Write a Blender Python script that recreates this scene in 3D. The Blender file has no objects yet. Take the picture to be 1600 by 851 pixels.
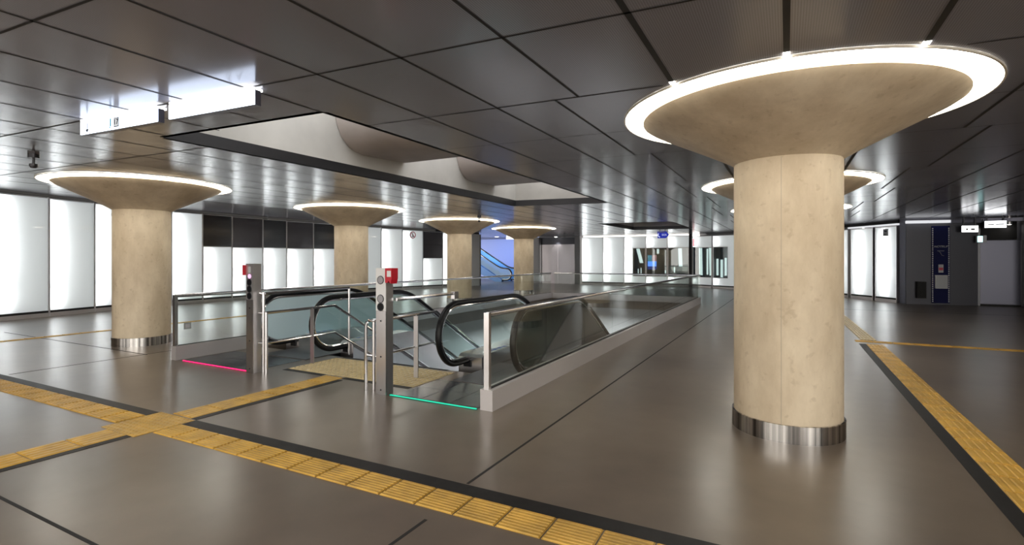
import bpy, math, random
from mathutils import Vector
from mathutils.geometry import delaunay_2d_cdt
random.seed(7)
SC = bpy.context.scene
COL = SC.collection
PI = math.pi

# ------------------------------------------------------------------ render look
SC.view_settings.view_transform = 'Standard'
SC.view_settings.look = 'None'
SC.view_settings.exposure = 1.0
SC.view_settings.gamma = 1.0
SC.view_settings.use_curve_mapping = False
SC.cycles.transparent_max_bounces = 24
SC.cycles.max_bounces = 10
SC.cycles.diffuse_bounces = 4
SC.cycles.glossy_bounces = 5
SC.cycles.sample_clamp_indirect = 6.0
SC.cycles.caustics_reflective = False
SC.cycles.caustics_refractive = False

# ------------------------------------------------------------------ materials
def nt(name):
    m = bpy.data.materials.new(name); m.use_nodes = True
    n = m.node_tree.nodes; l = m.node_tree.links; n.clear()
    out = n.new('ShaderNodeOutputMaterial')
    return m, n, l, out

def pbr(name, col, rough=0.5, metal=0.0, spec=0.5, var=0.0, vscale=3.0, rvar=0.0, rscale=4.0, bump=0.0, bscale=60.0, stretch=(1, 1, 1), coat=0.0):
    m, n, l, out = nt(name)
    b = n.new('ShaderNodeBsdfPrincipled')
    b.inputs['Base Color'].default_value = (*col, 1)
    b.inputs['Roughness'].default_value = rough
    b.inputs['Metallic'].default_value = metal
    b.inputs['Specular IOR Level'].default_value = spec
    b.inputs['Coat Weight'].default_value = coat
    l.new(b.outputs[0], out.inputs[0])
    if var or rvar or bump:
        tc = n.new('ShaderNodeTexCoord'); mp = n.new('ShaderNodeMapping')
        mp.inputs['Scale'].default_value = stretch
        l.new(tc.outputs['Object'], mp.inputs[0])
    def noise(sc, det=5):
        t = n.new('ShaderNodeTexNoise'); t.inputs['Scale'].default_value = sc; t.inputs['Detail'].default_value = det
        l.new(mp.outputs[0], t.inputs['Vector']); return t
    if var:
        t = noise(vscale)
        r = n.new('ShaderNodeValToRGB')
        r.color_ramp.elements[0].position = 0.3; r.color_ramp.elements[1].position = 0.72
        r.color_ramp.elements[0].color = (*[c * (1 - var) for c in col], 1)
        r.color_ramp.elements[1].color = (*[min(1, c * (1 + var * 0.6)) for c in col], 1)
        l.new(t.outputs['Fac'], r.inputs[0]); l.new(r.outputs[0], b.inputs['Base Color'])
    if rvar:
        t = noise(rscale)
        mr = n.new('ShaderNodeMapRange')
        mr.inputs['To Min'].default_value = max(0.02, rough - rvar); mr.inputs['To Max'].default_value = rough + rvar
        mr.inputs['From Min'].default_value = 0.3; mr.inputs['From Max'].default_value = 0.7
        l.new(t.outputs['Fac'], mr.inputs[0]); l.new(mr.outputs[0], b.inputs['Roughness'])
    if bump:
        t = noise(bscale, 3)
        bp = n.new('ShaderNodeBump'); bp.inputs['Strength'].default_value = bump; bp.inputs['Distance'].default_value = 0.01
        l.new(t.outputs['Fac'], bp.inputs['Height']); l.new(bp.outputs[0], b.inputs['Normal'])
    return m

def emit(name, col, s):
    m, n, l, out = nt(name)
    e = n.new('ShaderNodeEmission'); e.inputs[0].default_value = (*col, 1); e.inputs[1].default_value = s
    l.new(e.outputs[0], out.inputs[0]); return m

def schlick(n, l, f0=0.04):
    lw = n.new('ShaderNodeLayerWeight'); lw.inputs[0].default_value = 0.5
    p = n.new('ShaderNodeMath'); p.operation = 'POWER'; p.inputs[1].default_value = 5
    l.new(lw.outputs['Facing'], p.inputs[0])
    q = n.new('ShaderNodeMath'); q.operation = 'MULTIPLY_ADD'; q.inputs[1].default_value = 1 - f0; q.inputs[2].default_value = f0
    l.new(p.outputs[0], q.inputs[0]); return q

def glass(name, tint, f0=0.05, body=None, bodyfac=0.0, rough=0.0):
    m, n, l, out = nt(name)
    tr = n.new('ShaderNodeBsdfTransparent'); tr.inputs[0].default_value = (*tint, 1)
    base = tr
    if body:
        d = n.new('ShaderNodeBsdfDiffuse'); d.inputs[0].default_value = (*body, 1)
        mx0 = n.new('ShaderNodeMixShader'); mx0.inputs[0].default_value = bodyfac
        l.new(tr.outputs[0], mx0.inputs[1]); l.new(d.outputs[0], mx0.inputs[2]); base = mx0
    g = n.new('ShaderNodeBsdfGlossy'); g.inputs['Roughness'].default_value = rough
    mx = n.new('ShaderNodeMixShader'); q = schlick(n, l, f0)
    l.new(q.outputs[0], mx.inputs[0]); l.new(base.outputs[0], mx.inputs[1]); l.new(g.outputs[0], mx.inputs[2])
    l.new(mx.outputs[0], out.inputs[0]); return m

def opal(name, col, e):
    """white back-lit glass: lets the tubes behind it through, glows evenly, polished face"""
    m, n, l, out = nt(name)
    t = n.new('ShaderNodeBsdfTranslucent'); t.inputs[0].default_value = (*col, 1)
    em = n.new('ShaderNodeEmission'); em.inputs[0].default_value = (*col, 1); em.inputs[1].default_value = e
    ad = n.new('ShaderNodeAddShader'); l.new(t.outputs[0], ad.inputs[0]); l.new(em.outputs[0], ad.inputs[1])
    g = n.new('ShaderNodeBsdfGlossy'); g.inputs['Roughness'].default_value = 0.02
    mx = n.new('ShaderNodeMixShader'); q = schlick(n, l, 0.04)
    l.new(q.outputs[0], mx.inputs[0]); l.new(ad.outputs[0], mx.inputs[1]); l.new(g.outputs[0], mx.inputs[2])
    l.new(mx.outputs[0], out.inputs[0]); return m

def floor_mat():
    m, n, l, out = nt('polished_concrete')
    b = n.new('ShaderNodeBsdfPrincipled'); l.new(b.outputs[0], out.inputs[0])
    tc = n.new('ShaderNodeTexCoord')
    t1 = n.new('ShaderNodeTexNoise'); t1.inputs['Scale'].default_value = 0.55; t1.inputs['Detail'].default_value = 6
    t2 = n.new('ShaderNodeTexNoise'); t2.inputs['Scale'].default_value = 4; t2.inputs['Detail'].default_value = 3
    for t in (t1, t2): l.new(tc.outputs['Object'], t.inputs['Vector'])
    mx = n.new('ShaderNodeMix'); mx.data_type = 'FLOAT'; mx.inputs[0].default_value = 0.25
    l.new(t1.outputs['Fac'], mx.inputs[2]); l.new(t2.outputs['Fac'], mx.inputs[3])
    r = n.new('ShaderNodeValToRGB')
    r.color_ramp.elements[0].position = 0.34; r.color_ramp.elements[1].position = 0.68
    r.color_ramp.elements[0].color = (0.108, 0.083, 0.064, 1); r.color_ramp.elements[1].color = (0.172, 0.136, 0.104, 1)
    l.new(mx.outputs[0], r.inputs[0]); l.new(r.outputs[0], b.inputs['Base Color'])
    mr = n.new('ShaderNodeMapRange'); mr.inputs['From Min'].default_value = 0.3; mr.inputs['From Max'].default_value = 0.7
    mr.inputs['To Min'].default_value = 0.279; mr.inputs['To Max'].default_value = 0.279
    l.new(mx.outputs[0], mr.inputs[0]); l.new(mr.outputs[0], b.inputs['Roughness'])
    b.inputs['Specular IOR Level'].default_value = 0.62
    return m

def ceil_mat():
    m, n, l, out = nt('ceiling_metal')
    b = n.new('ShaderNodeBsdfPrincipled'); l.new(b.outputs[0], out.inputs[0])
    tc = n.new('ShaderNodeTexCoord')
    w = n.new('ShaderNodeTexWave'); w.wave_type = 'BANDS'; w.bands_direction = 'X'
    w.inputs['Scale'].default_value = 22.0; w.inputs['Distortion'].default_value = 0.0
    l.new(tc.outputs['Object'], w.inputs['Vector'])
    r = n.new('ShaderNodeValToRGB')
    r.color_ramp.elements[0].color = (0.250, 0.252, 0.295, 1); r.color_ramp.elements[1].color = (0.330, 0.332, 0.385, 1)
    l.new(w.outputs['Fac'], r.inputs[0]); l.new(r.outputs[0], b.inputs['Base Color'])
    t = n.new('ShaderNodeTexNoise'); t.inputs['Scale'].default_value = 0.9
    l.new(tc.outputs['Object'], t.inputs['Vector'])
    mr = n.new('ShaderNodeMapRange'); mr.inputs['To Min'].default_value = 0.15; mr.inputs['To Max'].default_value = 0.19
    l.new(t.outputs['Fac'], mr.inputs[0]); l.new(mr.outputs[0], b.inputs['Roughness'])
    b.inputs['Metallic'].default_value = 0.12
    b.inputs['Specular IOR Level'].default_value = 0.42
    b.inputs['Specular Tint'].default_value = (0.26, 0.26, 0.27, 1)
    return m

def column_mat():
    m, n, l, out = nt('cream_concrete')
    b = n.new('ShaderNodeBsdfPrincipled'); l.new(b.outputs[0], out.inputs[0])
    tc = n.new('ShaderNodeTexCoord')
    mp = n.new('ShaderNodeMapping'); mp.inputs['Scale'].default_value = (1, 1, 0.45); l.new(tc.outputs['Object'], mp.inputs[0])
    t1 = n.new('ShaderNodeTexNoise'); t1.inputs['Scale'].default_value = 2.2; t1.inputs['Detail'].default_value = 9; t1.inputs['Roughness'].default_value = 0.62
    l.new(mp.outputs[0], t1.inputs['Vector'])
    r = n.new('ShaderNodeValToRGB')
    r.color_ramp.elements[0].position = 0.28; r.color_ramp.elements[1].position = 0.70
    r.color_ramp.elements[0].color = (0.57, 0.46, 0.325, 1); r.color_ramp.elements[1].color = (0.75, 0.635, 0.47, 1)
    l.new(t1.outputs['Fac'], r.inputs[0])
    # scuffs and pin holes in the cast surface
    t2 = n.new('ShaderNodeTexNoise'); t2.inputs['Scale'].default_value = 14; t2.inputs['Detail'].default_value = 6
    l.new(tc.outputs['Object'], t2.inputs['Vector'])
    r2 = n.new('ShaderNodeValToRGB'); r2.color_ramp.elements[0].position = 0.30; r2.color_ramp.elements[1].position = 0.40
    r2.color_ramp.elements[0].color = (0.62, 0.56, 0.5, 1); r2.color_ramp.elements[1].color = (1, 1, 1, 1)
    l.new(t2.outputs['Fac'], r2.inputs[0])
    mu = n.new('ShaderNodeMix'); mu.data_type = 'RGBA'; mu.blend_type = 'MULTIPLY'; mu.inputs[0].default_value = 0.35
    l.new(r.outputs[0], mu.inputs[6]); l.new(r2.outputs[0], mu.inputs[7])
    t3 = n.new('ShaderNodeTexNoise'); t3.inputs['Scale'].default_value = 1.1; t3.inputs['Detail'].default_value = 7; t3.inputs['Roughness'].default_value = 0.7
    l.new(mp.outputs[0], t3.inputs['Vector'])
    r3 = n.new('ShaderNodeValToRGB'); r3.color_ramp.elements[0].position = 0.36; r3.color_ramp.elements[1].position = 0.62
    r3.color_ramp.elements[0].color = (0.74, 0.70, 0.64, 1); r3.color_ramp.elements[1].color = (1, 1, 1, 1)
    l.new(t3.outputs['Fac'], r3.inputs[0])
    mv = n.new('ShaderNodeMix'); mv.data_type = 'RGBA'; mv.blend_type = 'MULTIPLY'; mv.inputs[0].default_value = 0.55
    l.new(mu.outputs[2], mv.inputs[6]); l.new(r3.outputs[0], mv.inputs[7])
    l.new(mv.outputs[2], b.inputs['Base Color'])
    b.inputs['Roughness'].default_value = 0.55
    bp = n.new('ShaderNodeBump'); bp.inputs['Strength'].default_value = 0.15; bp.inputs['Distance'].default_value = 0.01
    l.new(t1.outputs['Fac'], bp.inputs['Height']); l.new(bp.outputs[0], b.inputs['Normal'])
    return m

M = dict(
    floor=floor_mat(), ceil=ceil_mat(), column=column_mat(),
    joint=pbr('joint_black', (0.012, 0.011, 0.011), 0.7),
    blackstone=pbr('black_stone', (0.014, 0.013, 0.013), 0.5, 0.0, 0.2, var=0.3, vscale=12),
    yellow=pbr('yellow_tile', (0.56, 0.33, 0.055), 0.42, var=0.30, vscale=5),
    yellowpale=pbr('pale_yellow_tile', (0.52, 0.40, 0.20), 0.38, var=0.2, vscale=6),
    steel=pbr('brushed_steel', (0.74, 0.72, 0.73), 0.27, 1.0),
    satin=pbr('satin_steel', (0.66, 0.64, 0.65), 0.38, 1.0),
    bandsteel=pbr('steel_band', (0.62, 0.60, 0.58), 0.22, 1.0, var=0.9, vscale=2.6, stretch=(9, 9, 0.05)),
    chrome=pbr('polished_steel', (0.72, 0.72, 0.73), 0.10, 1.0),
    kerb=pbr('kerb_plate', (0.56, 0.53, 0.53), 0.36, 0.45, rvar=0.04, rscale=3),
    rubber=pbr('black_rubber', (0.008, 0.008, 0.009), 0.34, 0.0, 0.22),
    darkmetal=pbr('dark_metal', (0.06, 0.06, 0.065), 0.35, 0.6),
    tread=pbr('step_tread', (0.16, 0.16, 0.17), 0.4, 0.8),
    landing=pbr('landing_tile', (0.045, 0.048, 0.055), 0.22, var=0.2, vscale=4),
    glass=glass('clear_glass', (0.945, 0.97, 0.955), 0.028),
    glass_teal=glass('teal_glass', (0.70, 0.90, 0.96), 0.06, (0.72, 0.92, 0.99), 0.94),
    glass_dark=glass('dark_glass', (0.30, 0.36, 0.33), 0.06, (0.03, 0.04, 0.037), 0.55),
    glass_esc=glass('escalator_glass', (0.86, 0.93, 0.92), 0.08),
    glass_blue=glass('blue_glass', (0.5, 0.75, 0.95), 0.06, (0.25, 0.5, 0.75), 0.4),
    window=glass('window_glass', (0.80, 0.86, 0.86), 0.12),
    winstreak=emit('window_streak_glow', (0.88, 1.0, 0.96), 0.62),
    opal=opal('opal_glass', (0.93, 0.97, 0.96), 0.185),
    tube=emit('fluorescent_tube', (0.97, 0.98, 1.0), 13.0),
    ring=emit('ring_light', (1.0, 0.95, 0.84), 9.0),
    seam=pbr('cast_seam_grey', (0.46, 0.40, 0.31), 0.7),
    lip=pbr('lip_cream', (0.72, 0.66, 0.56), 0.4),
    boxgrey=pbr('grey_box_lining', (0.3, 0.3, 0.3), 0.6),
    pitwall=pbr('pit_wall_grey', (0.34, 0.34, 0.34), 0.5),
    white_wall=pbr('white_box', (0.8, 0.8, 0.8), 0.6),
    skyconc=pbr('pale_concrete', (0.66, 0.64, 0.60), 0.7, var=0.12, vscale=1.6),
    skyconc2=pbr('warm_concrete', (0.56, 0.50, 0.47), 0.7, var=0.14, vscale=1.6),
    skyglass=emit('sky_light_panel', (0.96, 0.98, 1.0), 1.5),
    darkwall=pbr('dark_wall_panel', (0.070, 0.070, 0.086), 0.40, 0.25),
    darkpanel=pbr('dark_glazed_panel', (0.022, 0.021, 0.026), 0.14, 0.0),
    darkpanel2=pbr('dark_grey_panel', (0.085, 0.078, 0.088), 0.22, 0.2),
    greywall=pbr('grey_wall', (0.22, 0.22, 0.23), 0.4),
    greymetal=pbr('grey_metal', (0.105, 0.105, 0.14), 0.38, 0.4),
    bluedeck=pbr('blue_deck', (0.10, 0.22, 0.50), 0.4, 0.3),
    lightpier=pbr('light_pier', (0.66, 0.67, 0.69), 0.4),
    pinkdoor=pbr('brushed_door', (0.50, 0.46, 0.47), 0.34, 0.9, rvar=0.06, stretch=(20, 20, 1)),
    blue_wall=pbr('blue_wall', (0.34, 0.42, 0.80), 0.6),
    navy=pbr('navy_panel', (0.004, 0.006, 0.06), 0.5, 0.0, 0.15),
    signblue=emit('lit_blue', (0.02, 0.03, 0.30), 0.550),
    white=pbr('white_paint', (0.8, 0.8, 0.8), 0.5),
    whitemark=emit('lit_white_mark', (0.62, 0.68, 1.0), 0.495),
    red=pbr('red_paint', (0.55, 0.012, 0.03), 0.35),
    signlit=emit('lit_sign_face', (0.72, 0.82, 1.0), 2.4),
    signlit2=emit('lit_sign_small', (0.97, 0.98, 1.0), 2.2),
    ink=pbr('sign_ink', (0.03, 0.035, 0.045), 0.5),
    inkgrey=pbr('sign_ink_grey', (0.50, 0.51, 0.53), 0.5),
    inkline=emit('sign_faint_line', (0.9, 0.92, 0.93), 0.396),
    inkcyan=emit('sign_cyan', (0.05, 0.45, 0.75), 0.440),
    ledred=emit('led_red', (1.0, 0.02, 0.14), 1.210),
    ledgreen=emit('led_green', (0.03, 0.80, 0.48), 0.550),
    ledpink=emit('led_pink', (1.0, 0.45, 0.85), 0.880),
    pinklamp=emit('pink_lamp', (0.9, 0.30, 0.33), 0.55),
    sticker=emit('lit_sticker', (0.85, 0.84, 0.84), 0.36),
    exitgreen=emit('exit_sign_light', (0.55, 0.95, 0.95), 1.3),
    downlight=emit('downlight', (1.0, 0.97, 0.92), 8.0),
    screenblue=emit('screen_blue', (0.10, 0.28, 0.85), 0.990),
    screendark=emit('screen_navy', (0.01, 0.03, 0.18), 0.704),
    screenphoto=emit('screen_photo', (0.32, 0.16, 0.17), 0.770),
    screenteal=emit('screen_teal', (0.05, 0.22, 0.30), 0.693),
    blueplate=pbr('blue_plate', (0.05, 0.14, 0.50), 0.4),
    valance=emit('valance_light', (0.95, 0.96, 1.0), 0.413),
    plateclear=pbr('grey_plate', (0.36, 0.39, 0.38), 0.3, 0.3),
    redprint=pbr('red_print', (0.60, 0.07, 0.11), 0.5),
    lens=pbr('dark_lens', (0.012, 0.012, 0.014), 0.12),
    lensgrey=pbr('grey_lens', (0.35, 0.34, 0.36), 0.2),
)

# ------------------------------------------------------------------ geometry helpers
def wloc(o):
    p = Vector((0, 0, 0))
    while o is not None:
        p += o.location; o = o.parent
    return p

class MB:
    def __init__(s): s.v = []; s.f = []
    def add(s, vs, fs):
        k = len(s.v); s.v += [tuple(p) for p in vs]; s.f += [tuple(i + k for i in f) for f in fs]; return s
    def box(s, x0, x1, y0, y1, z0, z1):
        return s.add([(x0, y0, z0), (x1, y0, z0), (x1, y1, z0), (x0, y1, z0), (x0, y0, z1), (x1, y0, z1), (x1, y1, z1), (x0, y1, z1)],
                     [(0, 3, 2, 1), (4, 5, 6, 7), (0, 1, 5, 4), (1, 2, 6, 5), (2, 3, 7, 6), (3, 0, 4, 7)])
    def sheet(s, x0, x1, y, z0, z1):
        return s.add([(x0, y, z0), (x1, y, z0), (x1, y, z1), (x0, y, z1)], [(0, 1, 2, 3)])
    def prism(s, poly, a0, a1, axis='x'):
        """poly in the two other axes, extruded along axis"""
        n = len(poly)
        def P(a, p):
            if axis == 'x': return (a, p[0], p[1])
            if axis == 'y': return (p[0], a, p[1])
            return (p[0], p[1], a)
        vs = [P(a0, p) for p in poly] + [P(a1, p) for p in poly]
        fs = [tuple(range(n - 1, -1, -1)), tuple(range(n, 2 * n))] + [(i, (i + 1) % n, n + (i + 1) % n, n + i) for i in range(n)]
        return s.add(vs, fs)
    def bar(s, p0, p1, w, z0, z1):
        """flat bar of width w on plan between two plan points"""
        d = Vector((p1[0] - p0[0], p1[1] - p0[1])); d.normalize(); nx, ny = -d.y * w / 2, d.x * w / 2
        q = [(p0[0] + nx, p0[1] + ny), (p0[0] - nx, p0[1] - ny), (p1[0] - nx, p1[1] - ny), (p1[0] + nx, p1[1] + ny)]
        return s.prism(q, z0, z1, 'z')
    def tube(s, pts, r, n=10, closed=False, sx=1.0):
        pts = [Vector(p) for p in pts]; m = len(pts); rings = []
        up = Vector((1, 0, 0))
        for i, p in enumerate(pts):
            a = pts[(i - 1) % m] if (i > 0 or closed) else p
            b = pts[(i + 1) % m] if (i < m - 1 or closed) else p
            t = (b - a).normalized()
            ref = up if abs(t.dot(up)) < 0.9 else Vector((0, 0, 1))
            u = (ref - t * ref.dot(t)).normalized(); w = t.cross(u)
            rings.append([p + u * (r * sx * math.cos(2 * PI * k / n)) + w * (r * math.sin(2 * PI * k / n)) for k in range(n)])
        vs = [q for ring in rings for q in ring]; fs = []
        for i in range(m if closed else m - 1):
            j = (i + 1) % m
            for k in range(n):
                fs.append((i * n + k, i * n + (k + 1) % n, j * n + (k + 1) % n, j * n + k))
        if not closed:
            fs.append(tuple(range(n - 1, -1, -1))); fs.append(tuple((m - 1) * n + k for k in range(n)))
        return s.add(vs, fs)
    def cyl(s, c, r, h, n=24, axis='z'):
        x, y, z = c
        d = {'z': (0, 0, h), 'y': (0, h, 0), 'x': (h, 0, 0)}[axis]
        return s.tube([c, (x + d[0], y + d[1], z + d[2])], r, n)
    def lathe(s, prof, n=96, closed=False):
        vs = [(r * math.cos(2 * PI * k / n), r * math.sin(2 * PI * k / n), z) for r, z in prof for k in range(n)]
        m = len(prof); fs = []
        for i in range(m if closed else m - 1):
            j = (i + 1) % m
            for k in range(n):
                fs.append((i * n + k, i * n + (k + 1) % n, j * n + (k + 1) % n, j * n + k))
        return s.add(vs, fs)
    def build(s, name, mat, parent=None, world=False, smooth=False):
        off = wloc(parent) if (world and parent) else Vector((0, 0, 0))
        me = bpy.data.meshes.new(name)
        me.from_pydata([tuple(Vector(p) - off) for p in s.v], [], s.f)
        me.materials.append(M[mat] if isinstance(mat, str) else mat)
        import bmesh
        bm = bmesh.new(); bm.from_mesh(me); bmesh.ops.recalc_face_normals(bm, faces=bm.faces); bm.to_mesh(me); bm.free()
        if smooth:
            for p in me.polygons: p.use_smooth = True
            try: me.set_sharp_from_angle(angle=math.radians(35))
            except Exception: pass
        o = bpy.data.objects.new(name, me); COL.objects.link(o)
        if parent: o.parent = parent
        return o

def tag(o, label, cat, group=None, kind=None):
    o['label'] = label; o['category'] = cat
    if group: o['group'] = group
    if kind: o['kind'] = kind
    return o

def thing(name, label, cat, loc=(0, 0, 0), rz=0.0, group=None, kind=None):
    o = bpy.data.objects.new(name, None); COL.objects.link(o)
    o.location = loc; o.rotation_euler = (0, 0, rz); o.empty_display_size = 0.2
    return tag(o, label, cat, group, kind)

def struct(o, label=None):
    o['kind'] = 'structure'
    if label: o['label'] = label
    return o

def words(name, text, size, mat, parent, loc, rot=(PI / 2, 0, 0), align='CENTER', depth=0.002, shear=0.0):
    c = bpy.data.curves.new(name, 'FONT'); c.body = text; c.size = size; c.align_x = align; c.align_y = 'CENTER'; c.extrude = depth; c.shear = shear
    o = bpy.data.objects.new(name + '_tmp', c); COL.objects.link(o)
    dg = bpy.context.evaluated_depsgraph_get(); me = bpy.data.meshes.new_from_object(o.evaluated_get(dg))
    bpy.data.objects.remove(o); bpy.data.curves.remove(c)
    me.materials.clear(); me.materials.append(M[mat])
    q = bpy.data.objects.new(name, me); COL.objects.link(q); q.parent = parent; q.location = loc; q.rotation_euler = rot
    return q

def arc(cx, cy, r, a0, a1, n):
    return [(cx + r * math.cos(math.radians(a0 + (a1 - a0) * i / n)), cy + r * math.sin(math.radians(a0 + (a1 - a0) * i / n))) for i in range(n + 1)]

# ------------------------------------------------------------------ camera (eye height 1.6 m at the origin)
YAW = math.radians(28.2)
cam = bpy.data.cameras.new('camera'); co = bpy.data.objects.new('camera', cam); COL.objects.link(co)
co.location = (0, 0, 1.6); co.rotation_euler = (PI / 2, 0, YAW)
cam.sensor_fit = 'HORIZONTAL'; cam.sensor_width = 36.0; cam.lens = 36.0 * 800 / 1600
cam.shift_y = -21.5 / 1600
cam.clip_start = 0.05
SC.camera = co

# ------------------------------------------------------------------ shell
WELL = (-8.45, -2.86, 6.05, 19.2)
LEFT = [(-15.6, -9.0), (-17.0, 1.0), (-17.69, 5.25), (-18.44, 8.15), (-18.78, 10.1), (-18.72, 14), (-17.9, 19), (-16.9, 23), (-15.9, 26)]
BACK = [(-4.8, 30.4), (-2.4, 28.9), (2.2, 25.04), (3.6, 22.9)]
RIGHTW = [(3.6, 22.9), (4.0, 22.62), (6.0, 22.9), (14.0, 22.9)]

fl = MB()
x0, x1, y0, y1 = WELL
for a in ((-22, x0, -9, 36), (x1, 15, -9, 36), (x0, x1, -9, y0), (x0, x1, y1, 36)):
    fl.box(*a, -0.3, 0.0)
struct(fl.build('floor', 'floor'), 'dark polished concrete floor of the concourse')

# lower level seen down the well
lw = MB()
lw.box(-9.2, -2.0, 5.0, 20.5, -4.9, -4.7)
struct(lw.build('floor_lower', 'greywall'), 'grey floor at the foot of the stairs')
for nm, a in (('wall_well_left', (-8.75, -8.47, 5.9, 19.4)), ('wall_well_right', (-2.84, -2.56, 5.9, 19.4)), ('wall_well_far', (-8.47, -2.84, 19.22, 19.5)), ('wall_well_near', (-8.47, -2.84, 5.8, 6.02))):
    struct(MB().box(*a, -4.7, -0.302).build(nm, 'pitwall'))

def cz(x, y):
    t = min(1, max(0, (-12.4 - x) / 5.4))
    return 3.0 + t * max(0.15, 0.40 - 0.0105 * (y - 5.3))

COLS = [(0.0, 5.50), (0.0, 10.90), (0.05, 16.35), (-10.78, 5.25), (-10.78, 10.55), (-10.75, 15.9), (-10.75, 21.2)]
R_HOLE = 1.50
SKY = [(-6.35, 3.32), (-3.93, 3.48), (-3.97, 12.42), (-6.35, 12.05)]
SKY2 = [(-6.6, 19.65), (-3.85, 19.8), (-3.9, 24.9), (-6.55, 24.75)]
def inpoly(x, y, P):
    c = False
    for (ax, ay), (bx, by) in zip(P, P[1:] + P[:1]):
        if (ay > y) != (by > y) and x < (bx - ax) * (y - ay) / (by - ay) + ax: c = not c
    return c
def inhole(x, y, pad=0.0):
    if any(math.hypot(x - a, y - b) < R_HOLE + pad for a, b in COLS): return True
    return inpoly(x, y, SKY) or inpoly(x, y, SKY2)

def ceiling():
    P = []; E = []
    def loop(pts):
        k = len(P); P.extend(Vector(p) for p in pts); E.extend((k + i, k + (i + 1) % len(pts)) for i in range(len(pts)))
    outer = [(15, -9), (15, 24), (4.6, 24), (-2.0, 30.0), (-4.6, 31), (-20.5, 31.0)] + [(x - 0.25, y) for x, y in LEFT[::-1][1:]] + [(-12.4, -9)]
    loop(outer)
    for a, b in COLS: loop([(a + R_HOLE * math.cos(2 * PI * k / 72), b + R_HOLE * math.sin(2 * PI * k / 72)) for k in range(72)])
    loop(SKY); loop(SKY2)
    k = len(P); ys = [-9 + 40 * i / 20 for i in range(21)]
    P.extend(Vector((-12.4, y)) for y in ys); E.extend((k + i, k + i + 1) for i in range(20))
    v, e, f, *_ = delaunay_2d_cdt(P, E, [], 1, 1e-5)
    fs = []
    for t in f:
        cx = sum(v[i].x for i in t) / len(t); cy = sum(v[i].y for i in t) / len(t)
        if not inhole(cx, cy, -0.004): fs.append(tuple(t))
    mb = MB(); n = len(v)
    mb.add([(p.x, p.y, cz(p.x, p.y)) for p in v], fs)
    return mb
struct(ceiling().build('ceiling', 'ceil'), 'dark metal panel ceiling')

# dark joints between the ceiling panels
jt = MB()
def jline(ax, ay, bx, by, w, lim=None):
    L = math.hypot(bx - ax, by - ay); n = max(1, int(L / 0.12))
    run = None
    for i in range(n + 1):
        t = i / n; x = ax + (bx - ax) * t; y = ay + (by - ay) * t
        ok = i < n and not inhole(x + (bx - ax) * 0.5 / n, y + (by - ay) * 0.5 / n, 0.02) and (lim is None or lim(x, y))
        if ok and run is None: run = (x, y)
        cut = run is not None and (not ok or math.hypot(x - run[0], y - run[1]) > 3 or (run[0] + 12.4) * (x + 12.4) < 0)
        if cut:
            dx, dy = bx - ax, by - ay; q = w / 2 / L
            nx, ny = -dy * q, dx * q
            vs = [(run[0] + nx, run[1] + ny), (run[0] - nx, run[1] - ny), (x - nx, y - ny), (x + nx, y + ny)]
            jt.add([(p[0], p[1], cz(*p) - 0.003) for p in vs], [(0, 1, 2, 3)])
            run = (x, y) if ok else None
def yb(k, x): return 2.93 + 1.35 * k + 0.066 * x
def xl(y):
    for (ax, ay), (bx, by) in zip(LEFT, LEFT[1:]):
        if ay <= y <= by: return ax + (bx - ax) * (y - ay) / (by - ay)
    return -15.9 - max(0, y - 26) * 0.3
def xr(y): return 14 if y < 22.5 else 4.4 - (y - 22.9) * 1.0
inside = lambda x, y: xl(y) + 0.1 < x < xr(y) and y < 30.2
for k in range(-8, 24):
    jline(-19, yb(k, -19), 14, yb(k, 14), 0.018 if k in (-1, 0, 1) else 0.011, inside)
for x in [0.0, 0.8, -0.8, 2.68, 3.46, 4.27, 5.07, 5.87, 6.67, 7.5, 8.3, 9.1] + [-2.37 - 0.77 * i for i in range(21)]:
    w = 0.04 if abs(x) < 1 else 0.022
    jline(x, -8.5, x, 30, w, inside)
for k in range(-5, 18):     # staggered lines either side of the right-hand row of columns
    off = 1.585 if k % 2 == 0 else 1.80
    jline(-off, yb(k * 2 - 1, -off), -off, yb(k * 2 + 1, -off), 0.022, inside)
    off = 1.89 if k % 2 == 0 else 1.67
    jline(off, yb(k * 2 - 1, off), off, yb(k * 2 + 1, off), 0.03, inside)
struct(jt.build('trim_1', 'joint'), 'dark joints between ceiling panels')

# skylight shafts
def shaft(P, top, name, mat):
    n = len(P)
    for i, side in enumerate(('near', 'right', 'far', 'left')):
        (ax, ay), (bx, by) = P[i], P[(i + 1) % n]
        d = Vector((bx - ax, by - ay)).normalized(); ox, oy = d.y * 0.06, -d.x * 0.06
        q = [(ax, ay), (bx, by), (bx + ox, by + oy), (ax + ox, ay + oy)]
        struct(MB().prism(q, 3.0, 3.15, 'z').build('trim_' + name + '_' + side, 'darkmetal'))
        struct(MB().prism(q, 3.15, top, 'z').build('wall_' + name + '_' + side, mat))
shaft(SKY, 4.7, 'skylight', 'skyconc')
shaft(SKY2, 3.7, 'recess', 'skyconc')
struct(MB().prism([(-6.6, 3.1), (-3.7, 3.1), (-3.7, 12.7), (-6.6, 12.7)], 4.7, 4.75, 'z').build('window_1', 'skyglass'), 'pale glazed roof of the skylight shaft')
struct(MB().prism([(-6.9, 19.4), (-3.6, 19.4), (-3.6, 25.1), (-6.9, 25.1)], 3.7, 3.75, 'z').build('ceiling_recess', 'skyconc'))
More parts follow.
